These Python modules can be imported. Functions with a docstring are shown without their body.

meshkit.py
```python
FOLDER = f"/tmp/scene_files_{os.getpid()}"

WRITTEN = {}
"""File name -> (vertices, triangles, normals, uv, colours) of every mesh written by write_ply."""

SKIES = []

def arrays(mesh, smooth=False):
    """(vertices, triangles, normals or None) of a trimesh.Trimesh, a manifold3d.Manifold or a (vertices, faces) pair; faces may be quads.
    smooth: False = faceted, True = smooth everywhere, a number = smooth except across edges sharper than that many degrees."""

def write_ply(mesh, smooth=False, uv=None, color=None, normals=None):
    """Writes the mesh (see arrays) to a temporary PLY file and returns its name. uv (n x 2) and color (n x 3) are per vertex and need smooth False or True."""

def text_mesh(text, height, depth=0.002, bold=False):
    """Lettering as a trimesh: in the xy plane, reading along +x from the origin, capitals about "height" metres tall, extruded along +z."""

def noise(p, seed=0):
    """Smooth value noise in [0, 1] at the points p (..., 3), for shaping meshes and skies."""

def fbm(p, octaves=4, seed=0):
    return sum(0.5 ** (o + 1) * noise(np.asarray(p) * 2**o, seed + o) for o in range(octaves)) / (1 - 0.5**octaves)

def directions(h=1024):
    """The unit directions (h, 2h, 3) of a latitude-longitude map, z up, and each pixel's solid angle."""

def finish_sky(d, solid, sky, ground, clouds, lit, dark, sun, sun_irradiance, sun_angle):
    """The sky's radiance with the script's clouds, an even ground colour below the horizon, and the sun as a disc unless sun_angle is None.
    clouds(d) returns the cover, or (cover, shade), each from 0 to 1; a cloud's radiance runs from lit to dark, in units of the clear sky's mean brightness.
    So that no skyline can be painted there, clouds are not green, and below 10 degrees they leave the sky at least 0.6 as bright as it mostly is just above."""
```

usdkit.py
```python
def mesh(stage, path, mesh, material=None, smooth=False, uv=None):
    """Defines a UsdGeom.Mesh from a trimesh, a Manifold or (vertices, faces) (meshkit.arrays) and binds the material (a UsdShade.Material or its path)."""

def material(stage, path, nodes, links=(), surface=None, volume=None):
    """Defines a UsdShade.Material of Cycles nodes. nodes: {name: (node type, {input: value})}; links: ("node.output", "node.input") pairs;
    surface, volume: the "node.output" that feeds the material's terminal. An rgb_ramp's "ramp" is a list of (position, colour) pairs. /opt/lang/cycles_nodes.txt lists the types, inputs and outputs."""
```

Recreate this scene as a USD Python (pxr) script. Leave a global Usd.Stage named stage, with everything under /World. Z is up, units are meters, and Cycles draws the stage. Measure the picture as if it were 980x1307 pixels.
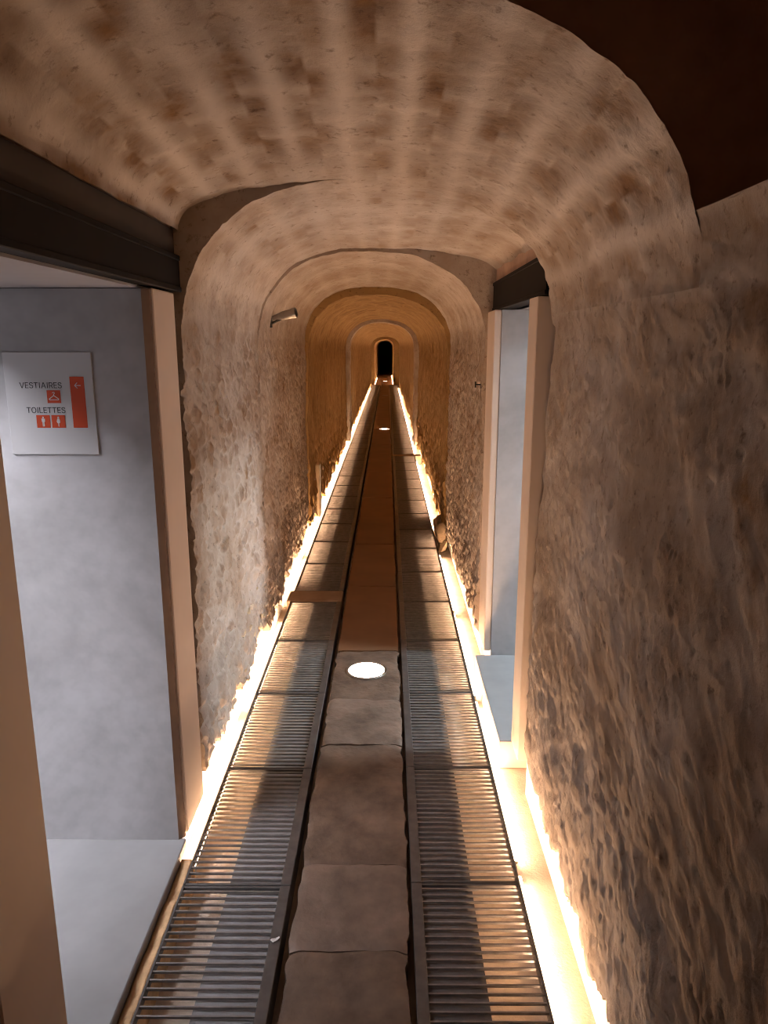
import math
import numpy as np
import trimesh
from scipy.spatial import cKDTree
from shapely.geometry import LineString, Point, Polygon, box as sbox
from shapely.ops import unary_union
from pxr import Usd, UsdGeom, UsdShade, Gf, Sdf, Vt
import usdkit
import meshkit

stage = Usd.Stage.CreateInMemory()
UsdGeom.SetStageUpAxis(stage, UsdGeom.Tokens.z)
UsdGeom.SetStageMetersPerUnit(stage, 1.0)
UsdGeom.Xform.Define(stage, '/World')
UsdGeom.Scope.Define(stage, '/World/Looks')

# ------------------------------------------------------------------ camera, light levels, exposure
EYE = 1.6
F_PX, W_PX, H_PX = 944.0, 980.0, 1307.0
PITCH = math.atan(213 / 944)          # looking down the tunnel, a little downwards
YAW = math.atan(4.5 / 968)            # a trace to the left
EXPOSURE = -0.8
LED_COLOR, LED_STRENGTH = (1.0, 0.605, 0.35), 225.0
UP_COLOR, UP_STRENGTH = (1.0, 0.72, 0.58), 78.0
ROOM_L_COLOR, ROOM_L_STRENGTH = (0.95, 0.93, 1.0), 66.0
ROOM_R_COLOR, ROOM_R_STRENGTH = (0.80, 0.92, 1.0), 325.0

cam = UsdGeom.Camera.Define(stage, '/World/camera')
cam.CreateHorizontalApertureAttr(36.0)
cam.CreateVerticalApertureAttr(36.0 * H_PX / W_PX)
cam.CreateFocalLengthAttr(36.0 * F_PX / W_PX)
cam.CreateClippingRangeAttr(Gf.Vec2f(0.05, 200))
cam.CreateExposureAttr(EXPOSURE)
fwd = np.array([-math.sin(YAW) * math.cos(PITCH), math.cos(YAW) * math.cos(PITCH), -math.sin(PITCH)])
right = np.array([math.cos(YAW), math.sin(YAW), 0.0])
upv = np.cross(right, fwd)
M4 = np.eye(4)
M4[0, :3], M4[1, :3], M4[2, :3], M4[3, :3] = right, upv, -fwd, (0, 0, EYE)
cam.AddTransformOp().Set(Gf.Matrix4d(*M4.ravel().tolist()))

# ------------------------------------------------------------------ helpers
USED = set()


def numbered(path):
    if path not in USED:
        USED.add(path)
        return path
    k = 1
    while f'{path}_{k:03d}' in USED:
        k += 1
    USED.add(f'{path}_{k:03d}')
    return f'{path}_{k:03d}'


def tag(prim, label=None, cat=None, group=None, kind=None):
    for k, v in (('label', label), ('category', cat), ('group', group), ('kind', kind)):
        if v:
            prim.SetCustomDataByKey(k, v)
    return prim


def root(name, label=None, cat=None, loc=(0, 0, 0), rotz=0.0, group=None, kind=None):
    x = UsdGeom.Xform.Define(stage, numbered('/World/' + name))
    x.AddTranslateOp().Set(Gf.Vec3d(*map(float, loc)))
    if rotz:
        x.AddRotateZOp().Set(float(rotz))
    return tag(x.GetPrim(), label, cat, group, kind)


def obj(name, mesh, mat, parent=None, smooth=False, label=None, uv=None):
    base = str(parent.GetPath()) if parent is not None else '/World'
    m = usdkit.mesh(stage, numbered(f'{base}/{name}'), mesh, mat, smooth=smooth, uv=uv)
    if label:
        m.GetPrim().SetCustomDataByKey('label', label)
    return m.GetPrim()


def dup(src, loc, rotz=0.0, label=None, group=None, kind=None):
    was = src.GetCustomData()
    base = src.GetName()
    r = root(base, label or was.get('label'), was.get('category'), loc, rotz, group or was.get('group'), kind)
    r.GetReferences().AddInternalReference(src.GetPath())
    r.SetInstanceable(True)
    return r


def box(x0, x1, y0, y1, z0, z1):
    b = trimesh.creation.box([x1 - x0, y1 - y0, z1 - z0])
    b.apply_translation([(x0 + x1) / 2, (y0 + y1) / 2, (z0 + z1) / 2])
    return b


def cbox(x0, x1, y0, y1, z0, z1, c=0.004):
    """A box with chamfered edges."""
    pts = []
    for sx, sy, sz in np.ndindex(2, 2, 2):
        p = np.array([(x0, x1)[sx], (y0, y1)[sy], (z0, z1)[sz]], float)
        d = np.array([1 - 2 * sx, 1 - 2 * sy, 1 - 2 * sz]) * c
        for k in range(3):
            e = d.copy()
            e[k] = 0
            pts.append(p + e)
    return trimesh.convex.convex_hull(np.array(pts))


def cyl(r, p0, p1, n=12):
    p0, p1 = np.array(p0, float), np.array(p1, float)
    c = trimesh.creation.cylinder(radius=r, segment=[p0, p1], sections=n)
    return c


def join(ms):
    return trimesh.util.concatenate(ms)


def extr(shape, depth):
    return join([trimesh.creation.extrude_polygon(g, depth, engine='earcut') for g in getattr(shape, 'geoms', [shape])])


def lathe(profile, n=32):
    return trimesh.creation.revolve(np.array(profile, float), sections=n)


def fbm(p, o=4, seed=0):
    return meshkit.fbm(p, o, seed) - 0.5


# ------------------------------------------------------------------ materials
def L(n):
    return '/World/Looks/' + n


def solid(name, color, rough=0.6, metal=0.0, var=0.15, scale=8.0, bump=0.0, bscale=120.0, spec=0.5):
    c = np.array(color, float)
    nodes = {'g': ('texture_coordinate', {}), 'n': ('noise_texture', {'scale': scale, 'detail': 5.0, 'roughness': 0.6}),
             'r': ('rgb_ramp', {'ramp': [(0.28, tuple(c * (1 - var))), (0.72, tuple(np.minimum(c * (1 + var), 1)))]}),
             'p': ('principled_bsdf', {'roughness': rough, 'metallic': metal, 'specular_ior_level': spec})}
    links = [('g.object', 'n.vector'), ('n.fac', 'r.fac'), ('r.color', 'p.base_color')]
    if bump:
        nodes['b'] = ('noise_texture', {'scale': bscale, 'detail': 4.0})
        nodes['u'] = ('bump', {'strength': 0.6, 'distance': bump})
        links += [('g.object', 'b.vector'), ('b.fac', 'u.height'), ('u.normal', 'p.normal')]
    return usdkit.material(stage, L(name), nodes, links, surface='p.BSDF')


def emitter(name, color, strength):
    return usdkit.material(stage, L(name), {'e': ('emission', {'color': color, 'strength': strength})}, [], surface='e.emission')


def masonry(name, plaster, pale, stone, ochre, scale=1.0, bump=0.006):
    """Lime-washed rubble: plaster with paler washes, bare stones with painted light falloff (from the mesh's st.x) and ochre stains with shapes of their own."""
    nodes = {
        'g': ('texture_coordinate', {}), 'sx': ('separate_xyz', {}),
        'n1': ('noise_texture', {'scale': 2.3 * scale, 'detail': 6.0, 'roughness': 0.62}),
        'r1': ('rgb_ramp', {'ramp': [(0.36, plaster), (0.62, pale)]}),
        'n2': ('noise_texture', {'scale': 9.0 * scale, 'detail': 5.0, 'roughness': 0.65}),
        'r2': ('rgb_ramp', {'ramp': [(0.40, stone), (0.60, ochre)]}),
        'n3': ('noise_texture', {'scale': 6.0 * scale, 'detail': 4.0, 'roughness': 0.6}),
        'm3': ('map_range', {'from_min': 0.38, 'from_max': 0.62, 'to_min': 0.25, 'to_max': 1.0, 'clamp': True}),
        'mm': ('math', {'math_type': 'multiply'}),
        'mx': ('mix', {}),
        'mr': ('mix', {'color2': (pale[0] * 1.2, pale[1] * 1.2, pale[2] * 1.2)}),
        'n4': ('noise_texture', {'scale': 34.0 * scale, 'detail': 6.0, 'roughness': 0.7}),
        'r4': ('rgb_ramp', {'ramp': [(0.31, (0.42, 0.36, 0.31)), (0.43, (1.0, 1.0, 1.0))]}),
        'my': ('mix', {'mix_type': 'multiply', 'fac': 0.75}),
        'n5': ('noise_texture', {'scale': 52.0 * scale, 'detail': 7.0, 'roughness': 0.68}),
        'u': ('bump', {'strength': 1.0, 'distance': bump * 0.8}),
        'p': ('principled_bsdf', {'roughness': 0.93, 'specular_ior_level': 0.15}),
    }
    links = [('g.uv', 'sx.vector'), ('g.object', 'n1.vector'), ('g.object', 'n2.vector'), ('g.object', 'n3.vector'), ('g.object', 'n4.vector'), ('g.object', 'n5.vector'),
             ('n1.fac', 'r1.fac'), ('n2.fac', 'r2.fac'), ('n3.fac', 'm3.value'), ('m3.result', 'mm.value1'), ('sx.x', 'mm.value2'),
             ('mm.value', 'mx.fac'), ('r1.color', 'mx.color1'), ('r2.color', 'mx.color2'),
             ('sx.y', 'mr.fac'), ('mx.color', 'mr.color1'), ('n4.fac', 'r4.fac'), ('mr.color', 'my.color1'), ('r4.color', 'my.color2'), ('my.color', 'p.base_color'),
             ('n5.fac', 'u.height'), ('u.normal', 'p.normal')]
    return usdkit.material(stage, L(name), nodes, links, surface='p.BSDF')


M = {}
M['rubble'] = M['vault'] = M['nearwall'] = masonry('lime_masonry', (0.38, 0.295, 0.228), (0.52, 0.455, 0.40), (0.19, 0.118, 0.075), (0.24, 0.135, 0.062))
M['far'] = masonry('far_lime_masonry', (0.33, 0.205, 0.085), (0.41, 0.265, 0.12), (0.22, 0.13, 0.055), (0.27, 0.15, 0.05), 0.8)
M['bare'] = solid('bare_plaster_face', (0.50, 0.35, 0.27), 0.95, var=0.2, scale=7, bump=0.004, bscale=70, spec=0.1)
M['rubble_stone'] = solid('rubble_stone', (0.50, 0.38, 0.25), 0.95, var=0.35, scale=14, bump=0.004, bscale=90, spec=0.1)
M['rubble_stone_pale'] = solid('rubble_stone_pale', (0.60, 0.50, 0.39), 0.95, var=0.25, scale=14, bump=0.004, bscale=90, spec=0.1)
M['channel'] = solid('channel_lime', (0.88, 0.86, 0.82), 0.95, var=0.2, scale=18, bump=0.004, bscale=60, spec=0.1)
M['bed'] = solid('trench_bed_stone', (0.62, 0.52, 0.43), 0.95, var=0.2, scale=9, bump=0.003, spec=0.1)
M['ledge'] = solid('ledge_slate', (0.17, 0.155, 0.15), 0.9, var=0.25, scale=11, bump=0.002, spec=0.15)
M['ledge_lit'] = solid('ledge_slate_lit', (0.30, 0.295, 0.30), 0.9, var=0.15, scale=11, bump=0.002, spec=0.15)  # paler copy of the ledge, cool doorway light painted into its colour
M['mortar'] = solid('orange_mortar', (0.62, 0.40, 0.22), 0.95, var=0.3, scale=16, bump=0.004, bscale=60, spec=0.1)
M['slab'] = solid('walkway_stone', (0.165, 0.115, 0.085), 0.58, var=0.45, scale=7, bump=0.007, bscale=38, spec=0.3)
M['slab_b'] = solid('walkway_stone_paler', (0.20, 0.145, 0.112), 0.56, var=0.42, scale=6, bump=0.007, bscale=34, spec=0.3)
M['slab_far'] = solid('walkway_stone_smooth', (0.20, 0.108, 0.058), 0.6, var=0.15, scale=3, bump=0.001, bscale=80, spec=0.3)
M['crossbar'] = solid('crossbar_stone', (0.36, 0.25, 0.17), 0.8, var=0.2, scale=9, bump=0.002, spec=0.2)
M['iron'] = solid('grate_iron', (0.27, 0.25, 0.238), 0.34, 0.3, var=0.25, scale=30)
M['iron_flat'] = solid('grate_iron_frame', (0.13, 0.122, 0.118), 0.5, 0.5, var=0.25, scale=20)
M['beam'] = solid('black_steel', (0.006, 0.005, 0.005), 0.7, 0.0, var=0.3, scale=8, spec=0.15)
M['grey'] = None
M['floor_grey'] = solid('grey_resin_floor', (0.29, 0.29, 0.295), 0.6, var=0.10, scale=5, bump=0.0006, bscale=60, spec=0.3)
M['soffit'] = solid('soffit_grey', (0.34, 0.32, 0.32), 0.8, var=0.08, scale=4)
M['post'] = solid('beige_lacquer', (0.72, 0.60, 0.51), 0.65, var=0.05, scale=4, spec=0.3)
M['trim_brown'] = solid('brown_edge_strip', (0.26, 0.19, 0.15), 0.7, var=0.15, scale=9)
M['plate'] = solid('painted_bearing_plate', (0.055, 0.038, 0.028), 0.8, var=0.2, scale=7)
M['sign'] = solid('sign_white', (0.55, 0.55, 0.56), 0.5, var=0.02, scale=3)
M['orange'] = solid('sign_orange', (0.56, 0.06, 0.01), 0.5, var=0.02, scale=3)
M['ink'] = solid('sign_ink', (0.05, 0.05, 0.055), 0.6, var=0.02)
M['signwhite'] = solid('sign_print_white', (0.62, 0.60, 0.60), 0.5, var=0.02)
M['alu'] = solid('led_profile_aluminium', (0.35, 0.33, 0.30), 0.45, 0.9, var=0.05)
M['steel'] = solid('brushed_steel', (0.34, 0.32, 0.30), 0.35, 0.9, var=0.12, scale=30)
M['blackmetal'] = solid('black_iron', (0.02, 0.018, 0.016), 0.5, 0.4)
M['paper'] = solid('paper_white', (0.8, 0.8, 0.78), 0.8, var=0.03)
M['roomwall'] = solid('side_room_paint', (0.32, 0.32, 0.33), 0.85, var=0.05, scale=2)
M['conduit'] = solid('plaster_duct', (0.50, 0.38, 0.25), 0.9, var=0.12, scale=8, bump=0.002)
M['led'] = emitter('led_light', LED_COLOR, LED_STRENGTH)
M['uplight'] = emitter('uplight_lens', UP_COLOR, UP_STRENGTH)
M['lens_off'] = solid('lens_frosted_off', (0.42, 0.36, 0.30), 0.25, var=0.03)
M['lamp_l'] = emitter('lamp_left_room', ROOM_L_COLOR, ROOM_L_STRENGTH)
M['lamp_r'] = emitter('lamp_right_room', ROOM_R_COLOR, ROOM_R_STRENGTH)
# polished concrete of the doorway linings: broad clouds with faint trowel marks
M['grey'] = usdkit.material(stage, L('grey_concrete_panel'), {
    'g': ('texture_coordinate', {}), 'n': ('noise_texture', {'scale': 1.9, 'detail': 6.0, 'roughness': 0.6, 'distortion': 0.4}),
    'r': ('rgb_ramp', {'ramp': [(0.30, (0.34, 0.332, 0.332)), (0.55, (0.48, 0.476, 0.486)), (0.75, (0.57, 0.565, 0.585))]}),
    'n2': ('noise_texture', {'scale': 22.0, 'detail': 6.0}), 'r2': ('rgb_ramp', {'ramp': [(0.3, (0.90, 0.90, 0.90)), (0.6, (1.0, 1.0, 1.0))]}),
    'm': ('mix', {'mix_type': 'multiply', 'fac': 1.0}), 'p': ('principled_bsdf', {'roughness': 0.55, 'specular_ior_level': 0.3})},
    [('g.object', 'n.vector'), ('g.object', 'n2.vector'), ('n.fac', 'r.fac'), ('n2.fac', 'r2.fac'), ('r.color', 'm.color1'), ('r2.color', 'm.color2'), ('m.color', 'p.base_color')], surface='p.BSDF')

# ------------------------------------------------------------------ the tunnel: two halves, each a row of stretches
XC = -0.105                              # the crown line


def crown(y):
    """Underside of the vault at the crown."""
    y = np.asarray(y, float)
    return np.select([y < 3.9, y < 6.2, y < 12.0, y < 12.45, y < 31.0], [np.interp(y, [1.3, 2.45, 3.9], [2.20, 2.10, 2.075]), 2.060, 2.00, 1.955, np.interp(y, [12.45, 31], [1.985, 1.93])], 1.83)


RNG = np.random.default_rng(7)


class Worley:
    def __init__(self, cy, cs, y0, y1, seed):
        r = np.random.default_rng(seed)
        ny, ns = int((y1 - y0) / cy) + 2, int(6.4 / cs) + 2
        gy, gs = np.meshgrid(np.arange(ny), np.arange(ns), indexing='ij')
        gy = gy + 0.5 * (gs % 2)
        p = np.stack([(gy + r.uniform(-0.36, 0.36, gy.shape)) * 1.0, gs + r.uniform(-0.32, 0.32, gs.shape)], -1).reshape(-1, 2)
        self.cy, self.cs, self.y0, self.ratio = cy, cs, y0, cy / cs
        self.tree = cKDTree(p * [cy, cs * min(1.35, self.ratio) ])
        self.k = cs * min(1.35, self.ratio) / cs
        self.rand = r.random(len(p))

    def __call__(self, y, s):
        q = np.stack([y - self.y0, (s + 3.2) * self.k], -1)
        d, i = self.tree.query(q.reshape(-1, 2), k=2)
        return (d[:, 0]).reshape(y.shape), (d[:, 1] - d[:, 0]).reshape(y.shape), self.rand[i[:, 0]].reshape(y.shape)


WORLEYS = {}


def worley(cy, cs, y0, y1, seed):
    key = (cy, cs, y0, y1, seed)
    if key not in WORLEYS:
        WORLEYS[key] = Worley(*key)
    return WORLEYS[key]


def smooth(a, b, x):
    t = np.clip((x - a) / (b - a), 0, 1)
    return t * t * (3 - 2 * t)


RIDGE = {}


def relief(kind, P, y, s, z):
    """Relief of the masonry (metres towards the tunnel) and its bare-stone share (0..1), which also paints light falling off towards the camera."""
    big = fbm(P * 2.1, 3, 11) * 0.030
    mid = fbm(P * 8.0, 3, 12)
    small = fbm(P * 30.0, 3, 13)
    wob = np.stack([fbm(P * 9, 2, 21), fbm(P * 9, 2, 22)], -1) * 0.05
    if kind == 'far':
        w = worley(0.24, 0.13, 5.5, 47.0, 3)
        d, e, rnd = w(y + wob[..., 0], s + wob[..., 1])
        low = 1 - smooth(0.1, 1.0, z)
        st = smooth(0.0, 0.05, e)
        return big + mid * (0.016 + 0.030 * low) + st * (0.006 + 0.02 * low) * rnd + small * (0.006 + 0.012 * low), np.clip(st * (0.4 + 0.6 * rnd), 0, 1)
    if kind == 'rubble':
        w = worley(0.105, 0.070, 1.0, 7.0, 4)
        d, e, rnd = w(y + wob[..., 0], s + wob[..., 1])
        low = 1 - smooth(0.15, 1.15, z)
        up = 1 - smooth(1.45, 1.9, z)
        wash = smooth(-0.16, 0.20, fbm(P * 3.3, 3, 31) + 0.15)
        st = smooth(0.0, 0.035, e)
        amp = (0.003 + 0.007 * up + 0.010 * low)
        fine = fbm(P * 64.0, 2, 15)
        pit = -0.009 * smooth(0.14, 0.28, fbm(P * 38.0, 2, 16)) * up
        return big + mid * (0.012 + 0.010 * up + 0.010 * low) + st * (0.35 + 0.65 * rnd) * amp * 0.6 + small * (0.004 + 0.010 * up + 0.005 * low) + fine * 0.008 * up + pit, np.clip(st * (0.15 + 0.85 * rnd) * (0.35 + 0.65 * up) * (0.5 + 0.5 * wash) * (1 - 0.35 * low), 0, 1)
    if kind == 'nearwall':
        w = worley(0.40, 0.26, -2.0, 3.5, 5)
        d, e, rnd = w(y + wob[..., 0] * 2.2, s + wob[..., 1] * 2.2)
        w2 = worley(0.15, 0.08, -2.0, 3.5, 6)
        d2, e2, rnd2 = w2(y + wob[..., 0] * 1.2, s + wob[..., 1] * 1.2)
        low = 1 - smooth(0.35, 1.35, z)
        up = 1 - smooth(1.75, 2.0, z)
        st = smooth(0.0, 0.13, e)
        st2 = smooth(0.0, 0.05, e2)
        P2 = np.stack([P[..., 0], P[..., 1] + 0.35 * P[..., 2], P[..., 2] * 0.68], -1)      # trowelled on aslant
        daub = fbm(P2 * 22.0, 4, 32)
        small2 = fbm(P * 62.0, 2, 14)
        pit = -0.005 * smooth(0.21, 0.30, fbm(P2 * 40.0, 2, 17))
        return pit + big * 1.1 - 0.012 + mid * (0.012 + 0.007 * low) + st * (0.3 + 0.7 * rnd) * 0.005 * up + st2 * rnd2 * 0.006 * low + daub * (0.007 + 0.004 * low) + small * (0.005 + 0.004 * low) + small2 * 0.004, np.clip(st * (0.25 + 0.75 * rnd) * (0.95 - 0.5 * smooth(1.2, 2.2, y)) * (1 - 0.75 * low) + st2 * rnd2 * low * 0.15 + 0.45 * (1 - smooth(1.0, 2.1, y)), 0, 1)  # stone share raised towards the camera paints the wall's dimming
    # vault: shuttering boards print ridges along the tunnel, broken by cross joints
    u = s / 0.150 + 0.37 + fbm(P * 1.1, 2, 41) * 0.5 + (y - 1.4) * 0.10
    k = np.floor(u)
    f = u - k
    ridge = np.exp(-((f - 0.5) / 0.15) ** 2)
    u2 = y / 0.30 + np.mod(k * 0.37, 1) + fbm(P * 2.2, 2, 42) * 0.7
    f2 = u2 - np.floor(u2)
    cross = np.exp(-((f2 - 0.5) / 0.10) ** 2)
    h = np.mod(np.sin(k * 12.9 + np.floor(u2) * 78.2) * 43758.5, 1.0)
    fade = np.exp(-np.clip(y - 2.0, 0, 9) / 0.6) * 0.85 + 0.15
    pits = -0.004 * smooth(0.25, 0.34, fbm(P * 31.0, 2, 43)) + 0.003 * fbm(P * 60.0, 2, 46)
    RIDGE['v'] = np.clip(ridge * 1.0 + cross * 0.4, 0, 1) * fade * smooth(-0.45, 0.02, fbm(P * 6.0, 2, 45))
    sd = smooth(0.08, 0.42, np.abs(f - 0.5)) * smooth(0.02, 0.40, np.abs(f2 - 0.5))
    return big * 0.8 + mid * 0.015 + fbm(P * 17.0, 3, 44) * 0.007 + small * 0.004 + (ridge * 0.004 + cross * 0.002 - (h > 0.6) * 0.003 * sd) * fade + pits, np.clip(sd * (0.25 + 0.45 * h) + 0.12 + 0.38 * fade * (1 - ridge), 0, 1) * (0.3 + 0.7 * fade) * (0.55 + 0.9 * smooth(-0.2, 0.2, fbm(P * 4.0, 3, 47)))  # brown share grows with fade, painting the vault's light falloff near the camera


def quads(ny, ns, flip):
    i = np.arange(ny * ns).reshape(ny, ns)
    q = np.stack([i[:-1, :-1], i[1:, :-1], i[1:, 1:], i[:-1, 1:]], -1).reshape(-1, 4)
    return q[:, ::-1] if flip else q


def stretch(side, y0, y1, dy, ds, xb, xs, zs, kinds, parents, mats, names, n=2.3, zbase=None, wall=True, vault=True, top=9.0, flange=0.45, far_flange=0.0, jag=None, crown_at=None):
    """One stretch of half the tunnel (side -1 left, +1 right). xb, xs: wall at its foot and at the springing; zs: springing height; kinds: relief of (wall, vault)."""
    ny = max(3, int((y1 - y0) / dy) + 1)
    y = np.linspace(y0, y1, ny)
    ym = min(max(0.5 * (y0 + y1), y0 + 1e-4), y1)
    zt = crown(np.clip(y, y0 + 1e-6, y1 - 1e-6)) if crown_at is None else np.full(ny, crown_at)
    nw = max(3, int(zs / ds)) if wall else 1
    ph = np.linspace(0, np.pi / 2, 600)
    hx = np.cos(ph) ** (2 / n)
    hz = np.sin(ph) ** (2 / n)
    zm = float(zt[len(zt) // 2])
    ax, az = xs - XC, zm - zs
    arc = np.concatenate([[0], np.cumsum(np.hypot(np.diff(hx * ax), np.diff(hz * az)))])
    nv = max(4, int(arc[-1] / ds))
    t = np.linspace(0, arc[-1], nv)
    hx, hz = np.interp(t, arc, hx), np.interp(t, arc, hz)
    zb = np.full(ny, 0.0) if zbase is None else zbase(y)
    rows = []
    sv = []
    if wall:
        tw = np.linspace(0, 1, nw)[:-1]
        z = zb[:, None] + (zs - zb[:, None]) * tw[None]
        x = xb + (xs - xb) * (z / zs)
        rows.append(np.stack([x, np.broadcast_to(y[:, None], x.shape), z], -1))
        sv.append(arc[-1] + zs - z)
    x = np.broadcast_to(XC + ax * hx[None], (ny, nv))
    z = zs + (zt[:, None] - zs) * hz[None]
    rows.append(np.stack([x, np.broadcast_to(y[:, None], x.shape), z], -1))
    sv.append(np.broadcast_to((arc[-1] - t)[None], x.shape))
    P = np.concatenate(rows, 1)
    s = np.concatenate(sv, 1) * side
    nwall = P.shape[1] - nv
    if jag is not None:
        P = P.copy()
        wj = 1 - smooth(1.92, 2.06, P[:1, :, 2])
        P[..., 1] = y0 + (P[..., 1] - y0) * (y1 + (jag(P[:1, :, 2], s[:1]) - y1) * wj - y0) / (y1 - y0)
    gy, gs = np.gradient(P, axis=0), np.gradient(P, axis=1)
    N = np.cross(gy, gs)
    N /= np.maximum(np.linalg.norm(N, axis=-1, keepdims=True), 1e-9)
    to = np.array([XC, 0, 1.1]) - P * [1, 0, 1]
    N *= np.where((N * to).sum(-1, keepdims=True) < 0, -1, 1)
    N[:, -1] = [0, 0, -1]
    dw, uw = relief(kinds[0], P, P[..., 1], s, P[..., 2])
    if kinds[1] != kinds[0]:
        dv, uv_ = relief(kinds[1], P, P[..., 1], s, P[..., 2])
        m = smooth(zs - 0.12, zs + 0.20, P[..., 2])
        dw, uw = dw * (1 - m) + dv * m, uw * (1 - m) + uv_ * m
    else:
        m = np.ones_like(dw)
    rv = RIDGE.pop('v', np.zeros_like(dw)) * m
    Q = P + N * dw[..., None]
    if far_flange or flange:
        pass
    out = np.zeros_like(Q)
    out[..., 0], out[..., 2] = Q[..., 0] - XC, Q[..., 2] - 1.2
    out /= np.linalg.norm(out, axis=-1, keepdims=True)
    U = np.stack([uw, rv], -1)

    def emit(a, b, part, parent, mat, foot):
        V, UU, NN = Q[:, a:b], U[:, a:b], None
        if foot:                                       # the ragged underside of the wall
            lip = V[:, :1] + np.array([side * 0.10, 0, -0.002])
            V, UU = np.concatenate([lip, V], 1), np.concatenate([UU[:, :1], UU], 1)
        f = quads(V.shape[0], V.shape[1], side < 0)
        m = trimesh.Trimesh(V.reshape(-1, 3), np.vstack([f[:, [0, 1, 2]], f[:, [0, 2, 3]]]), process=False)
        c = m.triangles_center - np.array([XC, 0, 1.1])
        c[:, 1] = 0
        if (m.face_normals * c).sum(1).mean() > 0:
            m.invert()
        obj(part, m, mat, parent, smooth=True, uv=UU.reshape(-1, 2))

    if wall:
        emit(0, nwall + 1, names[0], parents[0], mats[0], True)
    if vault:
        emit(nwall, P.shape[1] if top > 5 else nwall + int((P[0, nwall:, 2] < top).sum()), names[1], parents[1], mats[1], False)
    # the masonry's end face where the stretch begins (and ends): seen where it stands proud of the one before
    for width, row in ((flange, 0), (far_flange, -1)):
        if not width:
            continue
        a, o = Q[row], out[row].copy()
        if not vault:
            a, o = a[:nwall + 1], o[:nwall + 1]
        o[:, 2] = np.where(a[:, 2] < zs, 0, o[:, 2])
        o[:, 0] = np.where(a[:, 2] < zs, side, o[:, 0])
        k = np.linspace(0, 1, 7)
        F = a[:, None] + o[:, None] * (k[None, :, None] * width)
        F[..., 1] += fbm(F * 7.0, 3, 51) * 0.02 * np.minimum(1, k * 4)[None]
        f = quads(F.shape[0], F.shape[1], False)
        m = trimesh.Trimesh(F.reshape(-1, 3), np.vstack([f[:, [0, 1, 2]], f[:, [0, 2, 3]]]), process=False)
        obj('end_face', m, mats[0], parents[1] if not wall else parents[0], smooth=True, uv=np.tile([0.35, 0.0], (len(m.vertices), 1)))
    return Q


def ragged(y):
    p = np.stack([y, np.zeros_like(y), np.zeros_like(y)], -1)
    return 0.045 + 0.20 * np.clip(fbm(p * 5.0, 2, 61) + 0.12, -0.05, 1) + 0.07 * fbm(p * 26.0, 3, 62)


def ragged_right(y):
    p = np.stack([y, np.ones_like(y), np.zeros_like(y)], -1)
    return 0.03 + 0.15 * np.clip(fbm(p * 5.0, 2, 63) + 0.1, -0.05, 1) + 0.09 * fbm(p * 24.0, 3, 64)


wall_left = root('wall_left', 'long rough lime-washed rubble wall left of the walkway', kind='structure')
wall_right = root('wall_right', 'long rough lime-washed rubble wall right of the walkway', kind='structure')
ceiling = root('ceiling', 'low plastered barrel vault over the passage, printed with shuttering boards', kind='structure')
PL, PR = (wall_left, ceiling), (wall_right, ceiling)
rub, vlt, far = (M['rubble'], M['vault']), (M['vault'], M['vault']), (M['far'], M['far'])
NM = ('masonry', 'vault')

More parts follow.
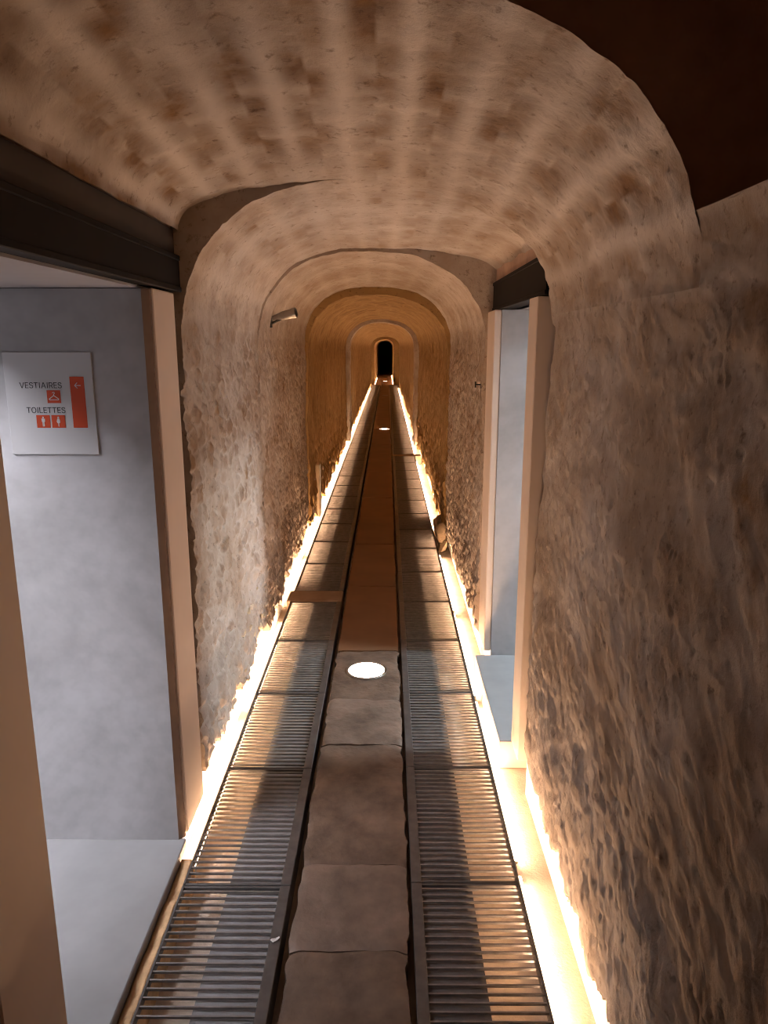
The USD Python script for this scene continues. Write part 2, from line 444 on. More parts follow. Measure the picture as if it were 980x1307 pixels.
# left half
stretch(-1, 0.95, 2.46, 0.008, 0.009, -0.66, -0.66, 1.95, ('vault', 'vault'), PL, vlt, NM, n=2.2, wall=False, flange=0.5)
stretch(-1, 2.45, 3.90, 0.0075, 0.008, -0.675, -0.668, 1.60, ('rubble', 'vault'), PL, rub, NM, zbase=ragged, flange=0.55)
stretch(-1, 3.90, 4.55, 0.008, 0.009, -0.672, -0.662, 1.59, ('rubble', 'vault'), PL, rub, NM, zbase=ragged, flange=0.3, far_flange=0.3)
stretch(-1, 4.55, 6.20, 0.009, 0.009, -0.690, -0.680, 1.58, ('rubble', 'vault'), PL, rub, NM, zbase=ragged, flange=0)
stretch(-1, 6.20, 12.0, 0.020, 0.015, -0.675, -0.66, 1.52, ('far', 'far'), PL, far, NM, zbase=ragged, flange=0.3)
stretch(-1, 12.0, 12.45, 0.020, 0.02, -0.62, -0.60, 1.50, ('far', 'far'), PL, rub, NM, zbase=ragged, flange=0.3)  # paler masonry paints the light that the rib catches
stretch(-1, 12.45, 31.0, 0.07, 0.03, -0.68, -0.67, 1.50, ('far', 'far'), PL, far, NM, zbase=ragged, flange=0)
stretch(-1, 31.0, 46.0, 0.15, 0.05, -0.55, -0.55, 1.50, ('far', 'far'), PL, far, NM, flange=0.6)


def jag_end(z, s):
    p = np.stack([z, np.zeros_like(z), np.zeros_like(z)], -1)
    return 2.56 + 0.14 * fbm(p * 2.6, 2, 71) + 0.07 * fbm(p * 13.0, 3, 72)


# right half
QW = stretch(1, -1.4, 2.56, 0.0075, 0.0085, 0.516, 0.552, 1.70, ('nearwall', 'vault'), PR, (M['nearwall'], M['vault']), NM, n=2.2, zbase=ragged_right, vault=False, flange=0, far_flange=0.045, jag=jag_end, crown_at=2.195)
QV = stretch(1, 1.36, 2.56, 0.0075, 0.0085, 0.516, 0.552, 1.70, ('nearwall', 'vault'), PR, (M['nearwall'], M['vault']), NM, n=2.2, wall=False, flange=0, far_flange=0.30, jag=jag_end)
stretch(1, 2.50, 3.90, 0.010, 0.011, 0.56, 0.56, 1.93, ('vault', 'vault'), PR, vlt, NM, n=2.2, wall=False, flange=0)
stretch(1, 3.90, 6.05, 0.008, 0.009, 0.505, 0.500, 1.58, ('rubble', 'vault'), PR, rub, NM, zbase=ragged_right, flange=0.50, far_flange=0.3)
stretch(1, 6.05, 6.20, 0.010, 0.010, 0.545, 0.545, 1.58, ('rubble', 'vault'), PR, rub, NM, zbase=ragged_right, flange=0)
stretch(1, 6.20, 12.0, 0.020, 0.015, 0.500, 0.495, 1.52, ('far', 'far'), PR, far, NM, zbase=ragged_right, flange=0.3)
stretch(1, 12.0, 12.45, 0.020, 0.02, 0.445, 0.43, 1.50, ('far', 'far'), PR, rub, NM, zbase=ragged_right, flange=0.3)  # paler here too, the rib's brighter light put into the colour
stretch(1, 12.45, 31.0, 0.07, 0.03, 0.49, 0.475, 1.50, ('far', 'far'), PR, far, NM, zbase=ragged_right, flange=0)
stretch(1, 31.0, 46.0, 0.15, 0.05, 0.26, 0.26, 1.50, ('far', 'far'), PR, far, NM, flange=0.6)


# the higher bay the photographer stands in: right wall runs on, its vault springs far above
def plaster_sheet(name, parent, mat, o, a, b, na, nb, kind='nearwall', amp=1.0):
    o, a, b = map(lambda v: np.array(v, float), (o, a, b))
    ta, tb = np.linspace(0, 1, na), np.linspace(0, 1, nb)
    P = o + ta[:, None, None] * a + tb[None, :, None] * b
    n = np.cross(a, b)
    n /= np.linalg.norm(n)
    d, u = relief(kind, P, P[..., 1], P[..., 0] + P[..., 2], P[..., 2])
    Q = P + n * (d * amp)[..., None]
    f = quads(na, nb, False)
    m = trimesh.Trimesh(Q.reshape(-1, 3), np.vstack([f[:, [0, 1, 2]], f[:, [0, 2, 3]]]), process=False)
    return obj(name, m, mat, parent, smooth=True, uv=np.stack([u, u * 0], -1).reshape(-1, 2))


QH = stretch(1, -1.4, 1.37, 0.012, 0.0085, 0.516, 0.552, 1.70, ('nearwall', 'vault'), (wall_right, wall_right), (M['nearwall'], M['vault']), ('masonry', 'wall_head'), n=2.2, wall=False, flange=0, crown_at=2.195, top=1.83)
TOP = QH[:, int((QH[0, :, 2] < 1.82).sum())]
Q = TOP[:, None] + np.array([[0, 0, 0.0], [0.03, 0, -0.004], [0.10, 0, -0.02], [0.85, 0, -0.06]])[None]
Q[..., 2] += 0.02 * fbm(Q * [9, 9, 0], 3, 84)
f = quads(Q.shape[0], Q.shape[1], False)
obj('wall_ledge', trimesh.Trimesh(Q.reshape(-1, 3), np.vstack([f[:, [0, 1, 2]], f[:, [0, 2, 3]]]), process=False), M['vault'], wall_right, smooth=True, uv=np.tile([0.3, 0.0], (Q.shape[0] * Q.shape[1], 1)))
# face of the lower vault towards the higher bay
yy = np.full(60, 1.364)
edge_ = QV[0][QV[0][:, 2] > 1.80]
tt = np.linspace(0, len(edge_) - 1, 60)
inner = np.stack([np.interp(tt, np.arange(len(edge_)), edge_[:, 0]), yy, np.interp(tt, np.arange(len(edge_)), edge_[:, 2])], -1)
top = np.stack([np.linspace(1.5, XC, 60), yy, np.linspace(1.80, 3.0, 60)], -1)
top[:, 2] = np.maximum(np.where(np.arange(60) < 40, np.linspace(1.72, 3.0, 60) + 0.8 * smooth(0, 20, np.arange(60)), 3.0), 1.72)
k = np.linspace(0, 1, 40)
F = inner[:, None] * (1 - k[None, :, None]) + top[:, None] * k[None, :, None]
F[..., 1] += fbm(F * 5.0, 3, 82) * 0.03 * np.minimum(1, k * 8)[None]
f = quads(F.shape[0], F.shape[1], False)
obj('end_face', trimesh.Trimesh(F.reshape(-1, 3), np.vstack([f[:, [0, 1, 2]], f[:, [0, 2, 3]]]), process=False), M['bare'], ceiling, smooth=True)
obj('upper_vault', box(-1.6, 1.6, -1.6, 1.40, 2.85, 3.0), M['bare'], ceiling)
obj('upper_masonry', box(1.30, 1.5, -1.6, 1.40, 1.7, 3.0), M['bare'], wall_right)
obj('masonry', box(-0.95, -0.76, -1.6, 1.12, 0, 3.0), M['bare'], wall_left)
wall_back = root('wall_back', 'dark plaster wall closing the passage behind the viewer', kind='structure')
obj('masonry', box(-1.6, 1.6, -1.75, -1.6, -0.2, 3.0), M['bare'], wall_back)
wall_end = root('wall_end', 'black wall painted for the darkness of the opening at the far end', kind='structure')
obj('masonry', box(-1.2, 1.0, 46.0, 46.2, -0.2, 2.6), M['beam'], wall_end)  # black colour paints the dark of the far opening


# loose-edged stones bedded in the walls' feet
def rubble_piece(r, seed):
    g = np.random.default_rng(seed)
    p = g.normal(size=(22, 3))
    p /= np.linalg.norm(p, axis=1, keepdims=True)
    return trimesh.convex.convex_hull(p * r * g.uniform(0.82, 1.1, (22, 1)))


g = np.random.default_rng(99)
for side, parent, spans, n_ in ((-1, wall_left, ((2.50, 4.5, -0.672), (4.6, 6.15, -0.692), (6.3, 9.5, -0.675)), 120), (1, wall_right, ((3.95, 5.95, 0.505), (6.8, 9.5, 0.50)), 70)):
    tot = sum(b - a for a, b, _ in spans)
    for a, b, x in spans:
        for i in range(int(n_ * (b - a) / tot)):
            y = g.uniform(a, b)
            zz_ = 0.06 + 0.34 * g.random() ** 1.8
            m = rubble_piece(np.array([0.014, g.uniform(0.018, 0.045), g.uniform(0.012, 0.026)]), int(g.integers(1 << 30)))
            m.apply_translation([x + side * 0.004, y, zz_])
            obj('stone', m, M['rubble_stone'] if g.random() < 0.6 else M['rubble_stone_pale'], parent, smooth=35)
# the broken corner that juts into the light channel on the right
for (x, y, zz_, r) in ((0.47, 6.10, 0.03, (0.06, 0.10, 0.10)), (0.46, 6.28, 0.0, (0.055, 0.09, 0.08)), (0.475, 6.46, 0.02, (0.06, 0.11, 0.11)), (0.47, 6.66, -0.01, (0.06, 0.10, 0.09)), (0.46, 6.0, -0.03, (0.05, 0.07, 0.07))):
    m = rubble_piece(np.array(r), int(y * 100))
    m.apply_translation([x, y, zz_])
    obj('stone', m, M['rubble_stone'], wall_right, smooth=35)

# ------------------------------------------------------------------ floor: trenches, ledges, walkway slabs, light channels
floor = root('floor', 'sunken floor with a walkway of worn stone slabs between two grated trenches', kind='structure')
GL0, GL1, GR0, GR1 = -0.620, -0.292, 0.074, 0.406     # grate rows: left outer, left inner, right inner, right outer
obj('trench_bed', box(-0.80, 0.60, -1.6, 46.0, -0.22, -0.125), M['bed'], floor)
obj('ledge', box(-0.482, -0.300, 1.2, 4.5, -0.125, -0.013), M['ledge_lit'], floor)
obj('ledge', box(-0.482, -0.300, 4.5, 31.0, -0.125, -0.013), M['ledge'], floor)
obj('ledge', box(0.078, 0.258, 1.2, 31.0, -0.125, -0.013), M['ledge'], floor)
obj('walkway_bed', box(-0.258, 0.040, 1.2, 31.0, -0.125, -0.05), M['ledge'], floor)
obj('threshold', box(-0.95, 0.52, -1.6, 1.25, -0.125, 0.0), M['slab'], floor)
obj('far_pavement', box(-0.55, 0.26, 31.0, 46.0, -0.125, 0.004), M['slab_far'], floor)
obj('channel_back', box(-0.78, -0.705, 2.16, 31.0, -0.125, 0.30), M['channel'], floor)
obj('channel_back', box(0.545, 0.60, -1.4, 2.60, -0.125, 0.30), M['channel'], floor)
obj('channel_back', box(0.535, 0.60, 3.94, 31.0, -0.125, 0.30), M['channel'], floor)


def rough_strip(x0, x1, y0, y1, z, seed):
    na, nb = 8, int((y1 - y0) / 0.02)
    X, Y = np.meshgrid(np.linspace(x0, x1, na), np.linspace(y0, y1, nb))
    P = np.stack([X, Y, np.zeros_like(X)], -1)
    Z = z + 0.018 * fbm(P * 14, 4, seed) + 0.008 * fbm(P * 50, 2, seed + 1)
    Z[:, [0, -1]] = -0.125
    f = quads(nb, na, True)
    m = trimesh.Trimesh(np.stack([X, Y, Z], -1).reshape(-1, 3), np.vstack([f[:, [0, 1, 2]], f[:, [0, 2, 3]]]), process=False)
    if m.face_normals[:, 2].mean() < 0:
        m.invert()
    return m


obj('mortar_bed', rough_strip(-0.672, -0.622, 1.25, 2.09, -0.030, 5), M['mortar'], floor, smooth=True)
# stone crossbars between the grates
obj('crossbar', cbox(-0.645, -0.292, 4.49, 4.69, -0.125, 0.004, 0.006), M['crossbar'], floor, label='brown stone crossbar breaking the left-hand row of grates')
obj('crossbar', cbox(0.075, 0.500, 10.86, 11.02, -0.125, 0.004, 0.006), M['crossbar'], floor, label='brown stone crossbar breaking the right-hand row of grates')
obj('crossbar', cbox(-0.70, 0.51, 30.85, 31.0, -0.125, 0.006, 0.006), M['crossbar'], floor, label='dark sill where the passage narrows')


def slab(y0, y1, seed, mat, rough=1.0):
    n, ny = (26, max(12, int((y1 - y0) / 0.015))) if rough > 0.5 else (13, max(10, int((y1 - y0) / 0.04)))
    u, v = np.meshgrid(np.linspace(0, 1, n), np.linspace(0, 1, ny))
    yv = y0 + (y1 - y0) * v
    q = lambda a, s_: np.stack([a, np.full_like(a, s_ * 7.3), np.zeros_like(a)], -1)
    xl = -0.265 + rough * (0.022 * fbm(q(yv * 5, 1), 3, 91) + 0.022 * fbm(q(yv * 22, 2), 3, 92))
    xr = 0.058 + rough * (0.016 * fbm(q(yv * 5, 3), 3, 93) + 0.022 * fbm(q(yv * 22, 4), 3, 94))
    X = xl + (xr - xl) * u
    e = 0.0008 + rough * 0.001
    Y = yv + rough * 0.02 * fbm(q(X * 6 + seed, 5), 3, 95) * (np.abs(v - 0.5) * 2) ** 6 + np.where(v < 0.5, e, -e) * (np.abs(v - 0.5) * 2) ** 8
    edge = np.minimum(np.minimum(u, 1 - u) * 0.33, np.minimum(v, 1 - v) * (y1 - y0))
    P = np.stack([X, Y, np.zeros_like(X)], -1)
    corner = 0.022 * rough * np.clip(1 - (np.minimum(u, 1 - u) * 0.33 + np.minimum(v, 1 - v) * (y1 - y0)) / 0.03, 0, 1)
    Z = 0.004 - rough * 0.0035 * np.exp(-edge / 0.007) + rough * 0.011 * fbm(P * 7, 3, seed) + rough * 0.007 * fbm(P * 26, 3, seed + 3) + rough * 0.003 * ((seed * 37) % 5 - 2) / 2 - corner * 0.5
    # skirt down the sides
    V = np.stack([X, Y, Z], -1)
    ring = np.concatenate([np.arange(n), np.arange(1, ny) * n + n - 1, (ny - 1) * n + np.arange(n - 2, -1, -1), np.arange(ny - 2, 0, -1) * n])
    low = V.reshape(-1, 3)[ring].copy()
    low[:, 2] = -0.06
    k = n * ny
    f = quads(ny, n, True)
    r2 = np.roll(np.arange(len(ring)), -1)
    side = np.stack([ring, k + np.arange(len(ring)), k + r2, ring[r2]], -1)
    f = np.vstack([f, side])
    m = trimesh.Trimesh(np.vstack([V.reshape(-1, 3), low]), np.vstack([f[:, [0, 1, 2]], f[:, [0, 2, 3]]]), process=False)
    m.fix_normals()
    return m


joints = [1.25, 1.69, 2.03, 2.75, 3.15, 3.71]
for i, (a, b) in enumerate(zip(joints[:-1], joints[1:])):
    obj('paving_slab', slab(a, b, i + 1, (M['slab'], M['slab_b'])[i % 2]), (M['slab'], M['slab_b'])[i % 2], floor, smooth=40)
y = 3.71
g = np.random.default_rng(5)
i = 10
while y < 30.8:
    l = min(g.uniform(0.8, 1.15), 30.85 - y)
    obj('paving_slab', slab(y, y + l, i, None, 0.35), M['slab_far'], floor, smooth=40)
    y += l
    i += 1

# ------------------------------------------------------------------ doorways: grey linings under black steel lintels
# left
door_1 = root('door_1', 'cloakroom doorway in the left wall, grey lining under a black steel lintel', kind='structure')
XD = -1.42                                             # back of the lining
obj('jamb_panel', box(XD, -0.690, 2.150, 2.385, 0.0, 1.755), M['grey'], door_1, label='grey concrete reveal panel that carries the sign')
obj('edge_strip', trimesh.convex.convex_hull([(-0.690, 2.150, 0.0), (-0.690, 2.150, 1.755), (-0.672, 2.166, 0), (-0.672, 2.166, 1.755), (-0.690, 2.385, 0), (-0.690, 2.385, 1.755), (-0.672, 2.385, 0), (-0.672, 2.385, 1.755)]), M['trim_brown'], door_1)
obj('jamb_post', cbox(-0.700, -0.664, 2.172, 2.385, 0.012, 1.758, 0.003), M['post'], door_1, label='beige end post of the far jamb')
obj('jamb_panel', box(XD, -0.735, 1.12, 1.335, 0.0, 1.755), M['grey'], door_1)
obj('jamb_post', cbox(-0.760, -0.704, 1.115, 1.342, -0.02, 2.2, 0.003), M['post'], door_1, label='beige end post of the near jamb')
obj('soffit', box(XD, -0.70, 1.0, 2.44, 1.757, 1.80), M['soffit'], door_1)
obj('sill', cbox(XD - 0.02, -0.667, 1.12, 2.16, -0.125, 0.0, 0.003), M['floor_grey'], door_1, label='grey resin sill')


def i_beam(x, side, y0, y1, z0, z1, t=0.016, w=0.11):
    x1 = x + side * w
    a, b = min(x, x1), max(x, x1)
    c = x + side * 0.010
    return join([cbox(a, b, y0, y1, z0, z0 + t, 0.002), cbox(a, b, y0, y1, z1 - t, z1, 0.002), box(c - 0.006, c + 0.006, y0, y1, z0 + t, z1 - t),
                 box(min(c, x1), max(c, x1), y0, y0 + 0.01, z0 + t, z1 - t)])


obj('lintel_beam', i_beam(-0.655, -1, 1.0, 2.449, 1.764, 1.875), M['beam'], door_1, label='black steel lintel beam')
obj('bearing_plate', box(-0.80, -0.672, 1.0, 2.449, 1.875, 1.953), M['plate'], door_1)
obj('vault_fill', box(-1.5, -0.68, 1.0, 2.449, 1.95, 2.05), M['bare'], door_1)
# right
door_2 = root('door_2', 'doorway in the right wall, grey lining under a black steel lintel', kind='structure')
XE = 1.05
obj('jamb_panel', box(0.548, XE, 3.66, 3.895, -0.12, 1.765), M['grey'], door_2, label='grey concrete reveal panel of the far jamb')
obj('jamb_post', cbox(0.512, 0.547, 3.662, 3.93, 0.02, 1.765, 0.004), M['post'], door_2, label='beige end post of the far jamb')
obj('jamb_panel', box(0.602, XE, 2.60, 2.786, -0.12, 1.765), M['grey'], door_2)
obj('jamb_post', cbox(0.514, 0.60, 2.635, 2.786, 0.0, 1.764, 0.003), M['post'], door_2, label='beige end post of the near jamb')
obj('sill', cbox(0.466, XE + 0.02, 2.787, 3.655, -0.122, 0.0, 0.002), M['floor_grey'], door_2, label='grey resin sill')
obj('sill_end', box(0.468, 0.60, 2.780, 2.7865, -0.122, -0.004), M['post'], door_2, label='pale end face of the sill')
obj('soffit', box(0.60, XE, 2.60, 3.895, 1.767, 1.81), M['soffit'], door_2)
obj('lintel_beam', i_beam(0.530, 1, 2.60, 3.885, 1.767, 1.905), M['beam'], door_2, label='black steel lintel beam')
obj('vault_fill', box(0.548, 1.4, 2.74, 3.895, 1.907, 2.02), M['bare'], door_2)


# the two side rooms that light the doorways
def side_room(n, x0, x1, y0, y1, z1, openx, oy0, oy1, mat_lamp, lamp, label):
    r = root(f'wall_room_{n}', label, kind='structure')
    t = 0.1
    obj('room_floor', box(x0, x1, y0, y1, -0.1, 0.0), M['floor_grey'], r)
    obj('room_ceiling', box(x0, x1, y0, y1, z1, z1 + t), M['roomwall'], r)
    outer = x0 if openx > 0 else x1
    inner = x1 if openx > 0 else x0
    so = -1 if openx > 0 else 1
    obj('room_wall', box(min(outer, outer + so * t), max(outer, outer + so * t), y0, y1, 0, z1), M['roomwall'], r)
    obj('room_wall', box(x0, x1, y0 - t, y0, 0, z1), M['roomwall'], r)
    obj('room_wall', box(x0, x1, y1, y1 + t, 0, z1), M['roomwall'], r)
    a, b = min(inner, inner - so * t), max(inner, inner - so * t)
    obj('room_wall', box(a, b, y0, oy0, 0, z1), M['roomwall'], r)
    obj('room_wall', box(a, b, oy1, y1, 0, z1), M['roomwall'], r)
    obj('room_wall', box(a, b, oy0, oy1, 1.78, z1), M['roomwall'], r)
    return r


side_room('left', -4.2, -1.44, -0.6, 3.4, 2.6, 1, 1.33, 2.155, None, None, 'painted shell of the cloakroom beyond the left doorway')
side_room('right', 1.07, 4.2, 1.8, 4.8, 2.6, -1, 2.78, 3.665, None, None, 'painted shell of the room beyond the right doorway')


def ceiling_lamp(x, y, z, sx, sy, mat, label):
    t = root('ceiling_lamp', label, 'lamp', (x, y, z))
    fr = join([cbox(-sx / 2 - 0.02, sx / 2 + 0.02, -sy / 2 - 0.02, -sy / 2, -0.05, 0, 0.003), cbox(-sx / 2 - 0.02, sx / 2 + 0.02, sy / 2, sy / 2 + 0.02, -0.05, 0, 0.003),
               cbox(-sx / 2 - 0.02, -sx / 2, -sy / 2, sy / 2, -0.05, 0, 0.003), cbox(sx / 2, sx / 2 + 0.02, -sy / 2, sy / 2, -0.05, 0, 0.003), box(-sx / 2, sx / 2, -sy / 2, sy / 2, -0.012, 0)])
    obj('frame', fr, M['signwhite'], t)
    obj('diffuser', box(-sx / 2, sx / 2, -sy / 2, sy / 2, -0.046, -0.030), mat, t)


ceiling_lamp(-2.28, 1.05, 2.598, 0.9, 1.4, M['lamp_l'], 'flat white lamp on the ceiling of the cloakroom left of the doorway')
ceiling_lamp(3.2, 3.3, 2.598, 0.8, 0.6, M['lamp_r'], 'flat white lamp on the ceiling of the room right of the passage')


# ------------------------------------------------------------------ floor grates
def make_grate(side, length, label, detailed=True, group=None, loc=(0, 0, 0)):
    """Base at the panel's near inner... the panel spans y 0..length; side -1: outer edge on the left."""
    t = root('floor_grate', label, 'floor grate', loc, 0, group)
    a, b = (GL0, GL1) if side < 0 else (GR0, GR1)
    out, inn = (a, b) if side < 0 else (b, a)
    d = 1 if inn > out else -1
    e = length - 0.003
    outer = cbox(min(out, out + d * 0.007), max(out, out + d * 0.007), 0, e, -0.024, 0.002, 0.0015)
    inner = cbox(min(inn, inn - d * 0.032), max(inn, inn - d * 0.032), 0, e, -0.012, 0.001, 0.002)
    ends = [cbox(min(out, inn) + 0.006, max(out, inn) - 0.006, q, q + 0.008, -0.022, 0.0, 0.0015) for q in (0.0005, e - 0.0085)]
    nb = int(round(length / 0.0265)) - 1
    rods = []
    for k in range(nb):
        yk = (k + 1) * length / (nb + 1)
        x0, x1 = min(out + d * 0.004, inn - d * 0.024), max(out + d * 0.004, inn - d * 0.024)
        rods.append(box(x0, x1, yk - 0.0021, yk + 0.0021, -0.0075, 0.0))
    if detailed:
        obj('outer_rail', outer, M['iron_flat'], t)
        obj('inner_rail', inner, M['iron_flat'], t)
        for m in ends:
            obj('end_bar', m, M['iron_flat'], t)
        for m in rods:
            obj('cross_bar', m, M['iron'], t)
    else:
        obj('frame', join([outer, inner] + ends), M['iron_flat'], t)
        obj('cross_bars', join(rods), M['iron'], t).SetCustomDataByKey('kind', 'stuff')
    return t


ORD = ['first', 'second', 'third', 'fourth', 'fifth', 'sixth', 'seventh', 'eighth', 'ninth', 'tenth', 'eleventh', 'twelfth', 'thirteenth', 'fourteenth', 'fifteenth', 'sixteenth']
ORD += ['farther'] * 20
PITCH_L = 0.636
left_near = [4.485 - PITCH_L * k for k in range(5, 0, -1)]
left_far = [4.695 + PITCH_L * k for k in range(int((30.85 - 4.695) / PITCH_L))]
right_near = [1.32 + 0.635 * k for k in range(15)]
right_far = [11.025 + PITCH_L * k for k in range(int((30.85 - 11.025) / PITCH_L))]
LB = ['dark steel bar grate, first of the left-hand row, cut off at the bottom edge',
      'dark steel bar grate second in the left-hand row, beside the beige post',
      'dark steel bar grate, third of the left-hand row, just past the beige doorway post',
      'dark steel bar grate, second before the crossbar of the left-hand row',
      'dark steel bar grate, fifth of the left-hand row, touching the stone crossbar']
RB = ['dark steel bar grate, first of the right-hand row, cut off at the bottom edge',
      'dark steel bar grate, second of the right-hand row, short of the grey sill',
      'dark steel grate, third of the right-hand row, beside the near half of the grey sill',
      'dark steel grate, fourth of the right-hand row, beside the far half of the grey sill',
      'dark steel bar grate, fifth of the right-hand row, past the right doorway',
      'dark steel bar grate, sixth of the right-hand row, second past the right doorway',
      'dark steel bar grate, seventh of the right-hand row, just before the jutting stones',
      'dark steel bar grate, eighth of the right-hand row, beside the jutting stones']
src = None
for y, lb in zip(left_near, LB):
    src = make_grate(-1, PITCH_L, lb, loc=(0, y, 0)) if src is None else src
    if y != left_near[0]:
        dup(src, (0, y, 0), label=lb)
grp = 'left grates beyond the crossbar'
for y in left_far:
    if y < 12.0:
        k = left_far.index(y)
        dup(src, (0, y, 0), label=f'dark steel bar grate, {ORD[k]} beyond the stone crossbar of the left-hand row', group=grp)
src = None
for k, y in enumerate(right_near):
    lb = RB[k] if k < 8 else f'dark steel bar grate, {ORD[14 - k]} before the stone crossbar of the right-hand row'
    gp = None if k < 8 else 'right grates before the crossbar'
    if src is None:
        src = make_grate(1, 0.635, lb, loc=(0, y, 0))
    else:
        dup(src, (0, y, 0), label=lb, group=gp)
src = None
for y in left_far:
    if y >= 12.0:
        lb, gp = 'small distant steel grate of the left-hand row, beyond the ribbed arch', 'far left grates'
        src = make_grate(-1, PITCH_L, lb, False, gp, (0, y, 0)) if src is None else (dup(src, (0, y, 0)) and src)
src = None
for y in right_far:
    lb, gp = 'small distant steel grate beyond the stone crossbar of the right-hand row', 'far right grates'
    src = make_grate(1, PITCH_L, lb, False, gp, (0, y, 0)) if src is None else (dup(src, (0, y, 0)) and src)


# ------------------------------------------------------------------ LED strips in the channels
def make_led(side, length, label, group, loc):
    t = root('led_strip', label, 'light strip', loc, 0, group)
    s = side
    c, sn = math.cos(math.radians(30)), math.sin(math.radians(30))

    def rot(m):
        T = np.eye(4)
        T[0, 0], T[0, 2], T[2, 0], T[2, 2] = c, s * sn, -s * sn, c
        m.apply_transform(T)
        return m
    prof = join([box(-0.011, 0.011, 0, length, -0.012, -0.009), box(-0.011, -0.009, 0, length, -0.009, -0.003), box(0.009, 0.011, 0, length, -0.009, -0.003)])
    caps = [box(-0.011, 0.011, -0.002, 0, -0.012, 0.002), box(-0.011, 0.011, length, length + 0.002, -0.012, 0.002)]
    obj('profile', rot(prof), M['alu'], t)
    for m in caps:
        obj('end_cap', rot(m), M['alu'], t)
    ang = np.linspace(0, np.pi, 9)
    dome = Polygon([(0.0086 * math.cos(a), 0.0005 + 0.0060 * math.sin(a)) for a in ang] + [(-0.0086, -0.006), (0.0086, -0.006)])
    m = trimesh.creation.extrude_polygon(dome, length - 0.002, engine='earcut')
    m.apply_transform(np.array([[1, 0, 0, 0], [0, 0, -1, length - 0.001], [0, 1, 0, 0], [0, 0, 0, 1.0]]))
    obj('diffuser', rot(m), M['led'], t)
    return t


ZL = -0.100
XL_LED, XR_LED = -0.650, 0.432
segs_r = [(1.52, 2.10), (2.18, 3.31), (3.39, 4.52), (4.60, 5.88)]
segs_l = [(2.10, 3.18), (3.26, 4.44), (4.74, 5.88)]
RL = ['glowing warm light strip along the right channel, nearest the viewer', 'glowing warm light strip in the right channel beside the near half of the grey sill',
      'glowing warm light strip in the right channel, just past the grey sill', 'glowing warm light strip in the right channel just before the jutting stones']
LL = ['glowing warm light strip in the left channel, at the foot of the beige doorway post', 'glowing warm light strip in the left channel just before the stone crossbar', 'glowing warm light strip in the left channel just past the stone crossbar']
for (a, b), lb in zip(segs_r, RL):
    make_led(1, b - a, lb, None, (XR_LED, a, ZL))
for (a, b), lb in zip(segs_l, LL):
    make_led(-1, b - a, lb, None, (XL_LED, a, ZL))
src_r = src_l = None
for k in range(21):
    y = 5.96 + 1.18 * k
    if y + 1.12 < 30.85:
        lb, gp = f'warm light strip in the left channel, {ORD[k + 1]} beyond the stone crossbar', None
        if k > 5:
            lb, gp = 'distant warm light strip deep down the left channel', 'far left light strips'
        src_l = make_led(-1, 1.12, lb, gp, (XL_LED, y, ZL)) if src_l is None else (dup(src_l, (XL_LED, y, ZL), label=lb, group=gp) and src_l)
    y = 6.78 + 1.18 * k
    if y + 1.12 < 30.85:
        lb, gp = f'warm light strip in the right channel, {ORD[k]} beyond the jutting stones', None
        if k > 5:
            lb, gp = 'distant warm light strip deep down the right channel', 'far right light strips'
        src_r = make_led(1, 1.12, lb, gp, (XR_LED, y, ZL)) if src_r is None else (dup(src_r, (XR_LED, y, ZL), label=lb, group=gp) and src_r)
far_led_l = make_led(-1, 6.0, 'faint warm light strip at the left of the narrow far passage', None, (-0.515, 31.2, 0.02))
far_led_r = make_led(1, 9.0, 'faint warm light strip at the right of the narrow far passage', None, (0.225, 31.2, 0.02))


# ------------------------------------------------------------------ round lights set into the walkway
def floor_light(y, x, lit, label):
    t = root('floor_light', label, 'floor light', (x, y, 0.004))
    rim = lathe([(0.091, -0.03), (0.104, -0.03), (0.104, 0.003), (0.101, 0.0055), (0.0935, 0.0055), (0.091, 0.004), (0.091, -0.03)], 48)
    obj('rim', rim, M['steel'], t, smooth=35)
    obj('lens', lathe([(0, -0.02), (0.0905, -0.02), (0.0905, 0.0035), (0.085, 0.0045), (0, 0.0055)], 48), M['uplight'] if lit else M['lens_off'], t, smooth=35)
    return t


floor_light(3.45, -0.104, True, 'bright round light set into the walkway, nearest of them all')
floor_light(14.4, -0.06, True, 'small bright round light midway down the walkway')
floor_light(24.2, -0.08, False, 'tiny unlit round light far down the walkway')
floor_light(33.8, -0.10, True, 'tiny bright round light in the narrow far passage')

# ------------------------------------------------------------------ direction sign
sign = root('direction_sign', 'white sign with orange pictograms reading vestiaires and toilettes on the grey panel', 'sign', (-0.970, 2.1495, 1.434))
SW, SH = 0.253, 0.292
obj('panel', cbox(-SW / 2, SW / 2, -0.005, 0, -SH / 2, SH / 2, 0.0008), M['sign'], sign)


def on_sign(m, x, z, y=-0.0052):
    m = m.copy()
    m.apply_transform(np.array([[1, 0, 0, x], [0, 0, -1, y], [0, 1, 0, z], [0, 0, 0, 1.0]]))
    return m


def words(text, x0, x1, z0, h):
    parts_, x = [], 0.0
    for seg in text.replace('I', ' I ').split():           # a plain upright bar for the I, as on the sign
        if seg == 'I':
            m = trimesh.creation.extrude_polygon(sbox(x, 0, x + 0.13 * h, h), 0.0006, engine='earcut')
        else:
            m = meshkit.text_mesh(seg, h, 0.0006)
            m.apply_translation([x - m.bounds[0, 0], 0, 0])
        parts_.append(m)
        x = m.bounds[1, 0] + 0.24 * h
    m = join(parts_)
    m.apply_scale([(x1 - x0) / m.bounds[1, 0], 1, 1])
    return on_sign(m, x0 + 0.970, z0 - 1.434)


obj('lettering', words('VESTIAIRES', -1.055, -0.934, 1.4795, 0.0165), M['ink'], sign)
obj('lettering', words('TOILETTES', -1.042, -0.930, 1.4085, 0.0165), M['ink'], sign)


